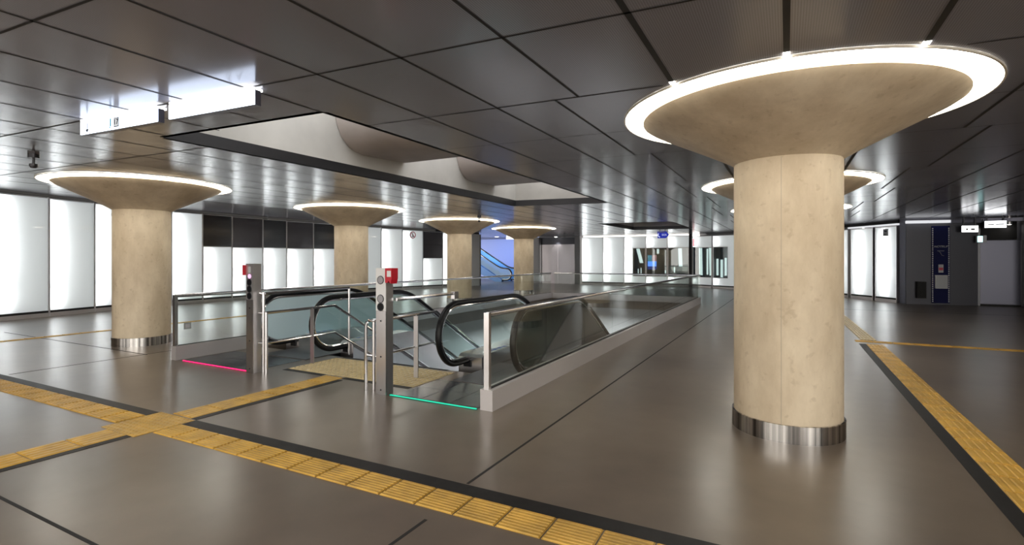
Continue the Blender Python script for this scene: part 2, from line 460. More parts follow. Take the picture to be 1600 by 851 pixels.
for yb0 in (6.44, 9.84, 13.3):
    if yb0 > 12: continue
    prof = [(yb0 + 1.1, 3.40), (yb0 + 0.0, 3.36), (yb0 - 0.18, 3.39), (yb0 - 0.33, 3.46), (yb0 - 0.46, 3.58), (yb0 - 0.55, 3.76), (yb0 - 0.60, 4.0), (yb0 - 0.62, 4.69), (yb0 + 1.1, 4.69)]
    b = struct(MB().prism(prof, -6.34, -3.95, 'x').build('beam', 'skyconc2', smooth=True), 'concrete cross beam with a rounded lower edge')

# walls
def wallrun(name, pts, z0, z1, mat, back=0.35):
    mb = MB()
    for (ax, ay), (bx, by) in zip(pts, pts[1:]):
        d = Vector((bx - ax, by - ay)).normalized(); n = (-d.y * back, d.x * back); n2 = (-d.y * (back + .15), d.x * (back + .15))
        mb.prism([(ax + n[0], ay + n[1]), (bx + n[0], by + n[1]), (bx + n2[0], by + n2[1]), (ax + n2[0], ay + n2[1])], z0, z1, 'z')
    return struct(mb.build(name, mat))
wallrun('wall_left', LEFT, 0, 3.6, 'joint')  # coloured black so the gap above the panels reads as shadow
wallrun('wall_back', BACK, 0, 3.4, 'greywall', 0.75)

# ------------------------------------------------------------------ floor joints and tactile paving
def inlay(name, segs, w, mat, z=0.0015):
    mb = MB()
    for a, b in segs: mb.bar(a, b, w, 0.0002, z)
    return mb
fj = inlay('j', [((-2.02, -6), (-1.95, 2.52)), ((-2.0, 3.06), (-1.86, 24)), ((-9.47, 2.95), (-9.3, 24)), ((-12, 1.30), (-2.05, 1.44)), ((-15, 4.6), (-9.4, 4.65)), ((0.25, 19.25), (6, 19.4))], 0.022, 'joint')
struct(fj.build('trim_2', 'joint'), 'narrow dark joints in the floor')

def tactile(name, label, p0, p1, w, rib_n, tile=0.30, mat='yellow', gaps=(), extra=None):
    root = thing(name, label, 'tactile paving', (p0[0], p0[1], 0), math.atan2(p1[1] - p0[1], p1[0] - p0[0]), 'yellow tactile guide strips')
    L = math.hypot(p1[0] - p0[0], p1[1] - p0[1])
    base = MB(); ribs = MB(); n = int(L / tile)
    for i in range(n):
        u0, u1 = i * tile + 0.004, (i + 1) * tile - 0.006
        if any(a - 0.01 < u0 and u1 < b + 0.01 for a, b in gaps): continue
        base.box(u0, u1, -w / 2, w / 2, 0.0005, 0.004)
        for k in range(rib_n):
            c = -w / 2 + w * (k + 0.5) / rib_n
            hw = w / rib_n * 0.28
            ribs.prism([(c - hw * 1.5, 0.004), (c - hw, 0.010), (c + hw, 0.010), (c + hw * 1.5, 0.004)], u0 + 0.008, u1 - 0.008, 'x')
    base.build('base_tile', mat, root); ribs.build('rib', mat, root)
    if extra:
        for nm, a, m in extra: MB().box(*a).build(nm, m, root)
    return root
A0, A1 = (-13.2, 2.60), (2.4, 2.845)
# main strip in two runs, either side of the junction pad
tactile('tactile_strip', 'yellow ribbed tactile strip from the junction pad to the lower right, crossing the floor joint', (-5.14, 2.715), (1.1, 2.82), 0.255, 8,
        extra=[('dark_border', (0, 6.2, 0.135, 0.275, 0.0005, 0.003), 'blackstone')])
tactile('tactile_strip', 'yellow ribbed tactile strip from the junction pad to the left edge', (-5.76, 2.705), (-15.3, 2.55), 0.265, 8,
        extra=[('dark_border', (0, 9.4, -0.26, -0.14, 0.0005, 0.003), 'blackstone')])
tactile('tactile_strip', 'yellow tactile strip leading from the junction pad to the stair head', (-5.42, 3.0), (-5.40, 4.98), 0.33, 5, tile=0.33,
        extra=[('dark_border', (0, 1.88, -0.26, -0.17, 0.0005, 0.003), 'blackstone')])
tactile('tactile_strip', 'yellow tactile strip coming to the junction pad from the lower left', (-5.44, 2.44), (-5.44, -3.0), 0.33, 5, tile=0.33,
        extra=[('dark_border', (0, 5.3, 0.17, 0.25, 0.0005, 0.003), 'blackstone')])
tactile('tactile_strip', 'long yellow ribbed tactile strip right of the nearest column', (1.45, -1.0), (1.45, 11.75), 0.27, 5,
        extra=[('dark_border', (0, 12.6, 0.14, 0.25, 0.0005, 0.003), 'blackstone')])
tactile('tactile_strip', 'pale tactile strip running away beyond the thin cross strip, behind the nearest column', (1.42, 12.15), (1.25, 21.0), 0.27, 5, mat='yellowpale')
tactile('tactile_strip', 'thin yellow tactile strip crossing the far floor on the right', (1.17, 11.96), (10.5, 12.10), 0.20, 4)
tactile('tactile_strip', 'thin yellow tactile strip on the far left floor in front of the lit wall', (-13.35, 20.0), (-13.35, 2.75), 0.16, 3)

pad = thing('tactile_pad', 'yellow diamond-like junction pad where the front tactile strips cross', 'tactile paving', (-5.45, 2.71, 0))
t = MB()
for i in range(2):
    for j in range(2):
        t.box(-0.295 + i * 0.295 + 0.003, i * 0.295 - 0.003, -0.27 + j * 0.27 + 0.003, j * 0.27 - 0.003, 0.0005, 0.005)
t.build('base_tile', 'yellow', pad)
s = MB()
for i in range(11):
    for j in range(10):
        s.lathe_at = None
        cx, cy = -0.27 + i * 0.054, -0.243 + j * 0.054
        s.add([(cx + 0.014 * math.cos(a * PI / 3), cy + 0.014 * math.sin(a * PI / 3), 0.005) for a in range(6)] + [(cx + 0.008 * math.cos(a * PI / 3), cy + 0.008 * math.sin(a * PI / 3), 0.009) for a in range(6)],
              [(6, 7, 8, 9, 10, 11)] + [(a, (a + 1) % 6, 6 + (a + 1) % 6, 6 + a) for a in range(6)])
s.build('stud', 'yellow', pad)['kind'] = 'stuff'

pad = thing('tactile_pad', 'pale yellow studded tactile pad at the head of the stairs', 'tactile paving', (-5.3, 5.5, 0))
MB().box(-1.1, 1.2, -0.47, 0.44, 0.0005, 0.005).build('base_tile', 'yellowpale', pad)
s = MB()
for i in range(28):
    for j in range(11):
        cx, cy = -1.05 + i * 0.0815, -0.42 + j * 0.0815
        s.add([(cx + 0.032 * math.cos(a * PI / 3), cy + 0.032 * math.sin(a * PI / 3), 0.005) for a in range(6)] + [(cx + 0.020 * math.cos(a * PI / 3), cy + 0.020 * math.sin(a * PI / 3), 0.014) for a in range(6)],
              [(6, 7, 8, 9, 10, 11)] + [(a, (a + 1) % 6, 6 + (a + 1) % 6, 6 + a) for a in range(6)])
s.build('stud', 'yellowpale', pad)['kind'] = 'stuff'
MB().box(-1.1, -0.31, -0.56, -0.475, 0.0005, 0.003).box(0.07, 1.2, -0.56, -0.475, 0.0005, 0.003).build('dark_border', 'blackstone', pad)

# ------------------------------------------------------------------ columns
CL = ['cream concrete column with flared top standing nearest, on the right',
      'cream concrete column behind the nearest one, only its flared lit top showing',
      'third cream column of the right row, only tips of its bright ring showing',
      'cream concrete column nearest the left lit wall, biggest of the left row',
      'cream concrete column second of the left row, behind the red-topped pillar',
      'cream concrete column third of the left row, just left of the blue niche',
      'cream concrete column farthest of the left row, between blue niche and steel lift doors']
prof = [(0.452, 2.50), (0.50, 2.532), (0.60, 2.588), (0.75, 2.664), (0.95, 2.762), (1.15, 2.860), (1.27, 2.922), (1.315, 2.952), (1.315, 2.997), (0.4, 2.997)]
seam = MB(); 
proto = None
for i, (x, y) in enumerate(COLS):
    c = thing('concrete_column', CL[i], 'column', (x, y, 0), 0, 'flared concrete columns', 'thing')
    if proto is None:
        parts = [MB().lathe([(0.0, 0.0), (0.458, 0.0), (0.458, 2.49), (0.452, 2.512), (0.3, 2.512)], 96).build('shaft', 'column', c, smooth=True),
                 MB().lathe(prof, 128).build('capital', 'column', c, smooth=True),
                 MB().lathe([(0.462, 0.0), (0.474, 0.0), (0.474, 0.155), (0.462, 0.158)], 96, True).build('base_ring', 'bandsteel', c, smooth=True),
                 MB().lathe([(1.318, 2.9955), (1.488, 2.9955), (1.488, 2.999), (1.318, 2.999)], 128, True).build('light_ring', 'ring', c),
                 MB().lathe([(1.489, 2.982), (1.503, 2.982), (1.503, 2.997), (1.489, 2.997)], 128, True).build('rim', 'lip', c, smooth=True)]
        parts[2]['label'] = 'polished steel base band'; parts[3]['label'] = 'glowing white ring of light'
        for sx, sy in ((0.0, -1.50), (-0.8, -1.27), (0.8, -1.27)):      # light at the ends of the three ceiling slots
            MB().box(sx - 0.02, sx + 0.02, sy - 0.07, sy - 0.005, 2.9955, 2.999).build('slot_light', 'ring', c)
        proto = parts
        sm = MB()      # faint cast seam down the camera side of the nearest column
        for a in (-0.09,):
            for (r0, z0), (r1, z1) in zip([(0.4585, 0.16), (0.4585, 1.0), (0.4585, 1.75), (0.4585, 2.49)], [(0.4585, 1.0), (0.4585, 1.75), (0.4585, 2.49)]):
                t0 = -PI / 2 + a; hw = 0.0022
                sm.add([(r * math.cos(t0 + q / r), r * math.sin(t0 + q / r), z) for r, z, q in ((r0 + .0006, z0, -hw), (r0 + .0006, z0, hw), (r1 + .0006, z1, hw), (r1 + .0006, z1, -hw))], [(0, 1, 2, 3)])
        sm.build('cast_seam', 'seam', c)
    else:
        for p in proto:
            q = p.copy(); COL.objects.link(q); q.parent = c
# ------------------------------------------------------------------ lit wall bays
def bay(label, p0, p1, ztop, cat='lit wall panel', dark=None, darkmat='darkpanel', win=None, zbot=0.17, tube_at=0.16, group='back-lit glass wall panels', darksplit=None, mirror=False, wstreaks=(), pink=False):
    W = math.hypot(p1[0] - p0[0], p1[1] - p0[1])
    r = thing('wall_light_panel', label, cat, (p0[0], p0[1], 0), math.atan2(p1[1] - p0[1], p1[0] - p0[0]), group)
    g = 0.022
    zl = dark if dark else ztop
    fr = MB()
    fr.box(0.002, g, 0.0, 0.10, 0.0, ztop).box(W - g, W - 0.002, 0.0, 0.10, 0.0, ztop)
    fr.box(g, W - g, 0.02, 0.10, ztop - 0.03, ztop)
    fr.build('frame', 'satin', r)
    MB().box(g, W - g, -0.02, 0.06, 0.0, 0.11).build('plinth', 'kerb', r)
    MB().box(g, W - g, 0.0, 0.06, 0.11, zbot - 0.005).build('shadow_gap_strip', 'joint', r)
    MB().box(g, W - g, 0.285, 0.30, 0.12, zl).box(g, g + 0.01, 0.1, 0.285, 0.12, zl).box(W - g - 0.01, W - g, 0.1, 0.285, 0.12, zl).box(g, W - g, 0.05, 0.285, zl - 0.03, zl - 0.015).build('light_box', 'boxgrey', r)
    if win:
        a, b, z0, z1 = win
        pn = MB()
        pn.sheet(g, W - g, 0.03, z1, zl - 0.032)
        pn.sheet(g, W - g, 0.03, zbot, z0)
        if a > g + 0.01: pn.sheet(g, a, 0.03, z0, z1)
        if b < W - g - 0.01: pn.sheet(b, W - g, 0.03, z0, z1)
        pn.build('glass_pane', 'opal', r)
        wf = MB().box(a, b, 0.02, 0.05, z1 - 0.03, z1).box(a, b, 0.02, 0.05, z0, z0 + 0.03).box(a, a + 0.02, 0.02, 0.05, z0 + .03, z1 - .03).box(b - 0.02, b, 0.02, 0.05, z0 + .03, z1 - .03).build('window_frame', 'satin', r)
        MB().box(a + 0.02, b - 0.02, 0.03, 0.036, z0 + 0.03, z1 - 0.03).build('window_pane', 'window', wf)
        MB().box(a, b, 0.27, 0.28, z0, z1).box(a, b, 0.06, 0.27, z0 - .02, z0).box(a, b, 0.06, 0.27, z1, z1 + .02).box(a, a + .01, 0.06, 0.27, z0, z1).box(b - .01, b, 0.06, 0.27, z0, z1).build('window_recess', 'darkwall', r)
        for (wa, wb, wz0, wz1, lean) in wstreaks:  # bright streaks in the windows, drawn as glowing strips
            MB().prism([(wa + lean, wz1), (wb + lean, wz1), (wb, wz0), (wa, wz0)], 0.22, 0.235, 'y').build('glow_streak', 'winstreak', r)
    else:
        MB().sheet(g, W - g, 0.03, zbot, zl - (0.032 if not dark else 0.02)).build('glass_pane', 'opal', r)
    ta = W - tube_at if mirror else tube_at
    if win:
        segs = [(win[3] + 0.1, zl - 0.1)] if False else [(win[3] + 0.08, zl - 0.08), (zbot + 0.05, max(zbot + 0.2, win[2] - 0.05))]
        if win[0] > 0.3: segs = [(zl * 0.80, zl - 0.06), (zl * 0.28, zl * 0.76), (zbot + 0.05, zl * 0.24)]
    elif dark: segs = [(zl * 0.62, zl - 0.10), (zbot + 0.08, zl * 0.56)]
    else: segs = [(zl * 0.80, zl - 0.12), (zl * 0.30, zl * 0.76), (zbot + 0.10, zl * 0.25)]
    tb = MB()
    for a, b in segs: tb.box(ta - 0.015, ta + 0.015, 0.15, 0.18, a, b)
    tb.build('light_tube', 'tube', r)
    if pink: MB().box(0.04, 0.13, 0.012, 0.022, 2.30, 2.74).build('pink_lamp', 'pinklamp', r)
    if dark:
        MB().box(g, W - g, 0.02, 0.05, dark, ztop - 0.03 if not darksplit else darksplit).build('dark_panel', darkmat, r)
        if darksplit: MB().box(g, W - g, 0.024, 0.05, darksplit + 0.02, ztop - 0.03).build('dark_panel', 'darkpanel2', r)
        MB().box(g, W - g, 0.0, 0.05, dark - 0.025, dark).build('rail', 'satin', r)
    return r

LP = [(-17.69, 5.25), (-17.99, 6.44), (-18.30, 7.63), (-18.54, 8.75), (-18.77, 10.06), (-18.76, 11.13), (-18.74, 12.24), (-18.71, 13.53), (-18.61, 14.57), (-18.41, 15.79), (-18.20, 17.08),
      (-17.80, 19.42), (-17.49, 20.65), (-17.17, 21.93), (-16.82, 23.24), (-16.51, 24.17), (-16.02, 25.65)]
LN = ['tall lit white glass wall panel at the left edge, first of the lit wall',
      'tall lit white glass wall panel second from the left edge',
      'tall lit white glass wall panel half hidden by the left side of the biggest left column',
      'tall lit white glass wall panel hidden behind the biggest left column',
      'tall lit white glass wall panel just right of the biggest left column',
      'short lit wall panel under a black panel, first of the five two-tone bays',
      'short lit wall panel under a dark grey panel, behind the pillar with the pink lamp',
      'short lit wall panel under a black panel, third and middle of the five two-tone bays',
      'short lit wall panel under a dark grey panel, fourth of the five two-tone bays',
      'short lit wall panel under a black panel, touching the left side of the second left column',
      'tall lit wall panel mostly hidden by the second left column, showing at its right side',
      'tall lit wall panel left of the one with the red prohibition sign',
      'tall lit wall panel carrying the round red prohibition sign',
      'short lit wall panel under a dark grey panel split in two, left of the third left column',
      'narrow bright wall panel at the left side of the third left column',
      None]
DK = {5: (2.06, 'darkpanel'), 6: (2.05, 'darkpanel2'), 7: (2.06, 'darkpanel'), 8: (2.05, 'darkpanel2'), 9: (2.06, 'darkpanel'), 13: (1.64, 'darkpanel2')}
bays = []
for i in range(15):
    p0, p1 = LP[i], LP[i + 1]
    top = min(cz(*p0), cz(*p1)) - 0.09
    d = DK.get(i)
    bays.append(bay(LN[i], p0, p1, top, dark=d[0] if d else None, darkmat=d[1] if d else 'darkpanel', darksplit=2.35 if i == 13 else None))
# plain pale pier that ends the left wall
pier = thing('wall_pier', 'pale grey flat pier between the third left column and the blue niche', 'pier', (-16.3, 25.2, 0), math.atan2(1.48, 0.49))
MB().box(-0.9, 0.75, 0.0, 0.3, 0, 3.05).build('body', 'lightpier', pier)
MB().box(0.752, 0.82, -0.02, 0.32, 0, 3.05).build('edge_strip', 'darkmetal', pier)

BP = [(-11.32, 30.37), (-9.95, 30.38), (-8.63, 30.38), (-7.33, 30.39), (-6.08, 30.39), (-4.87, 30.40)]
Wz = (0.55, 2.25)
bay('plain lit glass wall panel nearest the steel lift doors on the back wall', BP[0], BP[1], 2.93)
bay('plain lit glass wall panel second right of the steel lift doors', BP[1], BP[2], 2.93)
bay('lit back wall panel with a window only in its right part', BP[2], BP[3], 2.93, win=(0.52, 1.27, *Wz), wstreaks=[(0.90, 1.10, 1.35, 2.20, -0.22), (0.78, 0.82, 0.62, 1.0, 0), (0.95, 0.99, 0.62, 1.05, 0)])
w20 = bay('lit back wall panel with a full-width window holding the blue screen', BP[3], BP[4], 2.93, win=(0.03, 1.22, *Wz), wstreaks=[(0.60, 0.72, 1.90, 2.18, 0), (1.06, 1.12, 0.75, 0.92, 0)])
bay('lit back wall panel with a full-width window, right of the blue screen', BP[4], BP[5], 2.93, win=(0.03, 1.18, *Wz), wstreaks=[(0.60, 0.80, 1.15, 2.2, -0.04), (0.32, 0.38, 0.80, 1.1, 0)])
bay('lit angled wall panel with a window and a pinkish corner light, right of the dark post', (-4.70, 30.33), (-3.58, 29.63), 2.85, win=(0.03, 1.29, *Wz), wstreaks=[(0.30, 0.52, 0.68, 2.2, -0.03), (0.80, 0.90, 0.72, 2.15, 0), (1.0, 1.2, 0.68, 2.2, -0.05)], pink=True)
bay('lit angled wall panel with a window, touching the nearest column in the view', (-3.54, 29.60), (-2.36, 28.87), 2.85, win=(0.03, 0.95, *Wz), wstreaks=[(0.08, 0.20, 0.70, 1.6, 0), (0.34, 0.48, 0.60, 1.55, 0), (0.60, 0.72, 0.70, 1.65, 0)])
bay('sliver of lit wall panel at the right edge of the nearest column', (1.58, 25.56), (2.22, 25.02), 2.80, tube_at=0.3)
bay('bright lit wall panel left of the one with the small grey notice, right of the nearest column', (2.30, 24.94), (2.93, 23.95), 2.80, tube_at=0.42)
bn = bay('bright lit wall panel with a small grey notice, beside the dark wall', (2.98, 23.85), (3.52, 22.97), 2.80, tube_at=0.42)
struct(MB().box(-4.86, -4.71, 30.2, 30.5, 0, 3.0).build('trim_3', 'joint'), 'dark post at the corner of the back wall')
struct(MB().bar((2.25, 25.0), (2.95, 23.92), 0.10, 2.82, 2.88).bar((3.0, 23.83), (3.56, 22.93), 0.10, 2.82, 2.88).build('trim_4', 'valance'), 'light strip above the bright panels on the right')
struct(MB().bar((1.5, 25.65), (2.3, 25.0), 0.1, 2.89, 3.0).bar((2.3, 25.0), (3.6, 22.95), 0.1, 2.89, 3.0).build('trim_5', 'joint'))

# screen in the window
ds = thing('display_screen', 'blue display screen with a photo strip behind the back window', 'screen', (-7.02, 30.55, 0.95))
MB().box(-0.25, 0.30, 0.0, 0.05, 0.0, 0.92).build('housing', 'darkmetal', ds)
MB().box(-0.23, 0.28, -0.006, 0.0, 0.20, 0.50).build('blue_field', 'screenblue', ds)
MB().box(-0.23, 0.28, -0.006, 0.0, 0.02, 0.20).build('navy_field', 'screendark', ds)
MB().box(-0.23, 0.02, -0.006, 0.0, 0.50, 0.86).build('teal_picture', 'screenteal', ds)
MB().box(0.02, 0.28, -0.006, 0.0, 0.50, 0.86).build('photo_picture', 'screenphoto', ds)

# round prohibition sign on its panel
def face_frame(p0, p1, t):   # point at fraction t along a wall, and its rotation
    return (p0[0] + (p1[0] - p0[0]) * t, p0[1] + (p1[1] - p0[1]) * t), math.atan2(p1[1] - p0[1], p1[0] - p0[0])
def round_sign(label, pos, z, rz, r, group=None):
    s = thing('prohibition_sign', label, 'sign', (pos[0], pos[1], z), rz, group)
    q = MB(); q.cyl((0, 0.012, 0), r, 0.012, 32, 'y'); q.build('disc', 'sticker', s)
    ring = [(math.cos(2 * PI * k / 32) * r * 0.86, 0.006, math.sin(2 * PI * k / 32) * r * 0.86) for k in range(32)]
    MB().tube(ring, r * 0.13, 6, True).build('red_ring', 'redprint', s)
    MB().tube([(-r * .6, 0.004, r * .6), (r * .6, 0.004, -r * .6)], r * 0.1, 6).build('red_bar', 'redprint', s)
    MB().tube([(0, 0.008, r * .35), (0.0, 0.008, -r * .1), (-r * .25, 0.008, -r * .55)], r * 0.10, 6).tube([(0, 0.008, -r * .1), (r * .22, 0.008, -r * .55)], r * 0.1, 6).cyl((0, 0.008, r * .5), r * 0.13, 0.004, 10, 'y').build('figure', 'ink', s)
p, a = face_frame(LP[12], LP[13], 0.5)
round_sign('round red and white prohibition sign high on a lit left wall panel', p, 2.85, a, 0.19)
p, a = face_frame(LP[2], LP[3], 0.56)
round_sign('edge of a round red sign peeping out left of the biggest left column', p, 2.97, a, 0.15)
nb = thing('notice', 'small grey notice at the top of the bright panel beside the dark wall', 'notice', (3.25, 23.41, 2.45), math.atan2(22.97 - 23.85, 3.52 - 2.98))
MB().box(-0.12, 0.12, -0.002, 0.022, 0, 0.26).build('sheet', 'inkgrey', nb)
MB().box(-0.05, 0.07, -0.005, -0.002, 0.14, 0.20).build('picture_print', 'ink', nb)
MB().box(-0.07, 0.02, -0.005, -0.002, 0.05, 0.08).build('text_print', 'ink', nb)

# ------------------------------------------------------------------ lift doors and the blue niche
struct(MB().box(-14.75, -14.26, 30.3, 30.9, 0, 3.0).box(-11.77, -11.42, 30.3, 30.9, 0, 3.0).box(-14.26, -11.77, 30.36, 30.9, 2.98, 3.2).build('wall_lift', 'greywall'))
ld = thing('lift_door', 'pair of closed brushed steel lift doors on the back wall', 'lift doors', (-13.0, 30.5, 0), 0, None, 'thing')
MB().box(-1.22, -0.008, 0.02, 0.08, 0.0, 2.52).build('door_leaf', 'pinkdoor', ld)
MB().box(0.008, 1.21, 0.02, 0.08, 0.0, 2.52).build('door_leaf', 'pinkdoor', ld)
MB().box(-1.24, 1.22, 0.05, 0.3, 2.54, 2.97).build('transom', 'darkwall', ld)
MB().box(-1.24, 1.22, 0.02, 0.06, 2.52, 2.54).build('header_strip', 'joint', ld)
dl = thing('downlight', 'small round downlight over the steel lift doors', 'downlight', (-13.0, 30.2, 2.97))
MB().cyl((0, 0, 0), 0.09, 0.03, 20).build('lamp_face', 'downlight', dl)
MB().lathe([(0.09, 0.0), (0.12, 0.0), (0.12, 0.03), (0.09, 0.03)], 24, True).build('bezel', 'satin', dl)
sp = bpy.data.lights.new('downlight_beam', 'SPOT'); sp.energy = 60; sp.spot_size = math.radians(70); sp.spot_blend = 0.6; sp.shadow_soft_size = 0.06
so = bpy.data.objects.new('downlight_beam', sp); COL.objects.link(so); so.parent = dl; so.location = (0, 0.0, -0.02); so.rotation_euler = (math.radians(18), 0, 0)

struct(MB().box(-24, -14.7, 34.6, 34.8, 0, 3.4).build('wall_niche_back', 'blue_wall'))
struct(MB().box(-14.9, -14.75, 30.6, 34.6, 0, 3.4).build('wall_niche_right', 'blue_wall'))
struct(MB().box(-24, -14.76, 29.4, 34.6, 3.12, 3.3).build('ceiling_niche', 'darkwall'))
nl = bpy.data.lights.new('niche_lamp', 'AREA'); nl.energy = 100; nl.size = 1.2; nl.color = (0.62, 0.74, 1.0)
no = bpy.data.objects.new('niche_lamp', nl); COL.objects.link(no); no.location = (-18.6, 31.4, 3.0); no.rotation_euler = (math.radians(35), 0, 0)
d2 = thing('downlight', 'small round downlight in the ceiling of the blue niche', 'downlight', (-17.35, 30.2, 3.10))
MB().cyl((0, 0, -0.01), 0.16, 0.03, 20).build('lamp_face', 'downlight', d2)
MB().lathe([(0.16, -0.01), (0.19, -0.01), (0.19, 0.02), (0.16, 0.02)], 24, True).build('bezel', 'satin', d2)
ns = thing('niche_sign', 'white lit sign box under the niche ceiling, tucked left of the farthest column', 'sign', (-15.9, 30.0, 2.90))
MB().box(-0.62, 0.75, 0, 0.12, 0.0, 0.2).build('lit_face', 'signlit2', ns); MB().box(-0.62, 0.75, 0.02, 0.10, 0.2, 0.22).build('mount', 'darkmetal', ns)

# ------------------------------------------------------------------ escalators
TAN30 = math.tan(math.radians(30))
def escalator(label, loc, rz, W, knee, run, slope, glassmats, deckw=((0.13, 0.13), (0.13, 0.13)), steps=12, stickers=True, cladding=False, hz=0.98, deckmat='steel'):
    r = thing('escalator', label, 'escalator', loc, rz)
    s = TAN30 * slope
    R = hz / 2 - 0.06; cz_ = hz - R
    def path(off):
        rr = R - off
        pts = [(0.86, cz_ - rr)] + arc(R, cz_, rr, 270, 90, 20)
        top = hz - off
        for i in range(7):      # eased knee
            t = i / 6; u = knee - 0.35 + 0.7 * t
            pts.append((u, top + s * (0.35 * t * t)))
        pts.append((knee + run, top + s * (run)))
        return pts
    for side in (0, 1):
        vx = 0 if side == 0 else W
        MB().tube([(vx, u, z) for u, z in path(0.0)], 0.034, 12, sx=1.25).build('handrail', 'rubber', r, smooth=True)
        MB().tube([(vx, u, z) for u, z in path(0.052)], 0.022, 10, sx=1.1).build('handrail_guide', 'chrome', r, smooth=True)
        g = path(0.075)
        kb = 0.19
        poly = g[1:] + [(knee + run, kb + s * run), (knee, kb), (0.86, kb)]
        MB().prism(poly, vx - 0.006, vx + 0.006, 'x').build('glass_panel', glassmats[side], r)
        a, b = deckw[side]
        low = -0.62
        dk = [(0.72, 0.004), (0.72, 0.17), (0.78, 0.21), (knee - 0.1, 0.21)] + [(knee + 0.1, 0.21 + s * 0.1)] + [(knee + run, 0.21 + s * run), (knee + run, low + s * run), (knee - 0.3 if slope < 0 else knee + 0.4, low if slope < 0 else 0.004)]
        if slope < 0: dk += [(0.72, low)]
        o = MB().prism(dk, vx - a, vx + b, 'x').build('deck', deckmat, r)
        MB().box(vx - 0.06, vx + 0.06, 0.70, 0.86, 0.03, 0.13).build('newel_inlet', 'rubber', r)
        if stickers:
            st = MB(); bl = MB(); ix = vx + (b - 0.075 if side == 0 else -(a - 0.075))
            st.box(ix - 0.05, ix + 0.05, 0.95, 1.62, 0.211, 0.214)
            so_ = st.build('safety_sticker', 'white', r); so_['label'] = 'white strip with four blue pictogram squares'
            for q in range(4): MB().box(ix - 0.035, ix + 0.035, 1.02 + q * 0.15, 1.12 + q * 0.15, 0.2145, 0.216).build('pictogram', 'blueplate', so_)
    i0, i1 = deckw[0][1], W - deckw[1][0]
    MB().box(i0, i1, 0.0, 1.25, 0.001, 0.012).build('landing_plate', 'tread', r)
    for k in range(steps):
        u = 1.27 + 0.4 * k
        z = 0.0 if u < knee - 0.5 else s * (u - (knee - 0.5))
        st = MB().box(i0 + 0.01, i1 - 0.01, u, u + 0.395, z - 0.23, z)
        for q in range(8): st.box(i0 + 0.03, i1 - 0.03, u + 0.01 + q * 0.048, u + 0.035 + q * 0.048, z, z + 0.006)
        st.build('step', 'tread', r)
    if cladding:
        poly = [(0.50, 0.06)] + [(u, z) for u, z in path(0.09) if u > 0.5 and z > 0.7][:7] + [(knee + 1.6, hz - 0.12 + s * 1.6), (knee + 1.6, 0.06 + s * 1.6), (knee, 0.06)]
        MB().prism(poly, W + 0.008, W + 0.02, 'x').build('outer_panel', 'darkpanel2', r)['label'] = 'dark outer panel'
    return r
eL = escalator('left escalator going down beside the stairs, with pale teal glass sides', (-7.86, 5.58, 0), 0, 1.30, 2.3, 7.6, -1, ('glass_teal', 'glass_esc'), ((0.2, 0.13), (0.13, 0.165)))
eR = escalator('right escalator going down behind the long glass balustrade, near the green light strip', (-4.10, 5.56, 0), 0, 1.13, 2.4, 7.4, -1, ('glass_esc', 'glass_dark'), ((0.16, 0.24), (0.2, 0.08)), cladding=True)
eN = escalator('small far escalator in the blue niche rising to the left', (-16.65, 31.0, 0), PI / 2, 1.3, 0.85, 3.2, 1, ('glass_blue', 'glass_blue'), steps=6, stickers=False, hz=0.95, deckmat='bluedeck')

# stairs between the escalators
stp = MB()
for k in range(26):
    stp.box(-6.32, -4.28, 6.06 + 0.30 * k, 6.06 + 0.30 * (k + 1) + 0.02, -0.178 * (k + 1) - 0.25, -0.178 * (k + 1) + 0.0)
stairs = thing('staircase', 'stairs going down between the two escalators', 'stairs', (-5.3, 6.06, 0), 0, None, 'thing')
stp.build('step_flight', 'tread', stairs, True)
MB().box(-6.32, -4.28, 6.0, 6.055, 0.0005, 0.004).build('top_nosing', 'blackstone', stairs, True)

# dark landing plates inside the light strips
for lab, a in (('dark tiled landing in front of the left escalator behind the red light strip', (-8.40, -6.72, 4.68, 5.55)), ('dark tiled landing in front of the right escalator behind the green light strip', (-4.06, -2.90, 4.66, 5.53))):
    lp = thing('landing_floor', lab, 'landing plate', ((a[0] + a[1]) / 2, (a[2] + a[3]) / 2, 0))
    mb = MB(); nx = 3; ny = 2
    for i in range(nx):
        for j in range(ny):
            dx, dy = (a[1] - a[0]) / nx, (a[3] - a[2]) / ny
            mb.box(a[0] + i * dx + .004, a[0] + (i + 1) * dx - .004, a[2] + j * dy + .004, a[2] + (j + 1) * dy - .004, 0.0005, 0.004)
    mb.build('tile', 'landing', lp, True)

# light strips in the floor
q = thing('light_strip', 'red glowing light strip in the floor before the left escalator', 'light strip', (-7.5, 4.63, 0))
MB().box(-8.32, -6.72, 4.62, 4.64, 0.004, 0.012).build('lens', 'ledred', q, True); MB().box(-8.33, -6.71, 4.61, 4.65, 0.0004, 0.004).build('channel', 'darkmetal', q, True)
q = thing('light_strip', 'green glowing light strip in the floor before the right escalator', 'light strip', (-3.5, 4.61, 0))
MB().box(-4.09, -2.90, 4.60, 4.618, 0.004, 0.012).build('lens', 'ledgreen', q, True); MB().box(-4.10, -2.89, 4.59, 4.63, 0.0004, 0.004).build('channel', 'darkmetal', q, True)

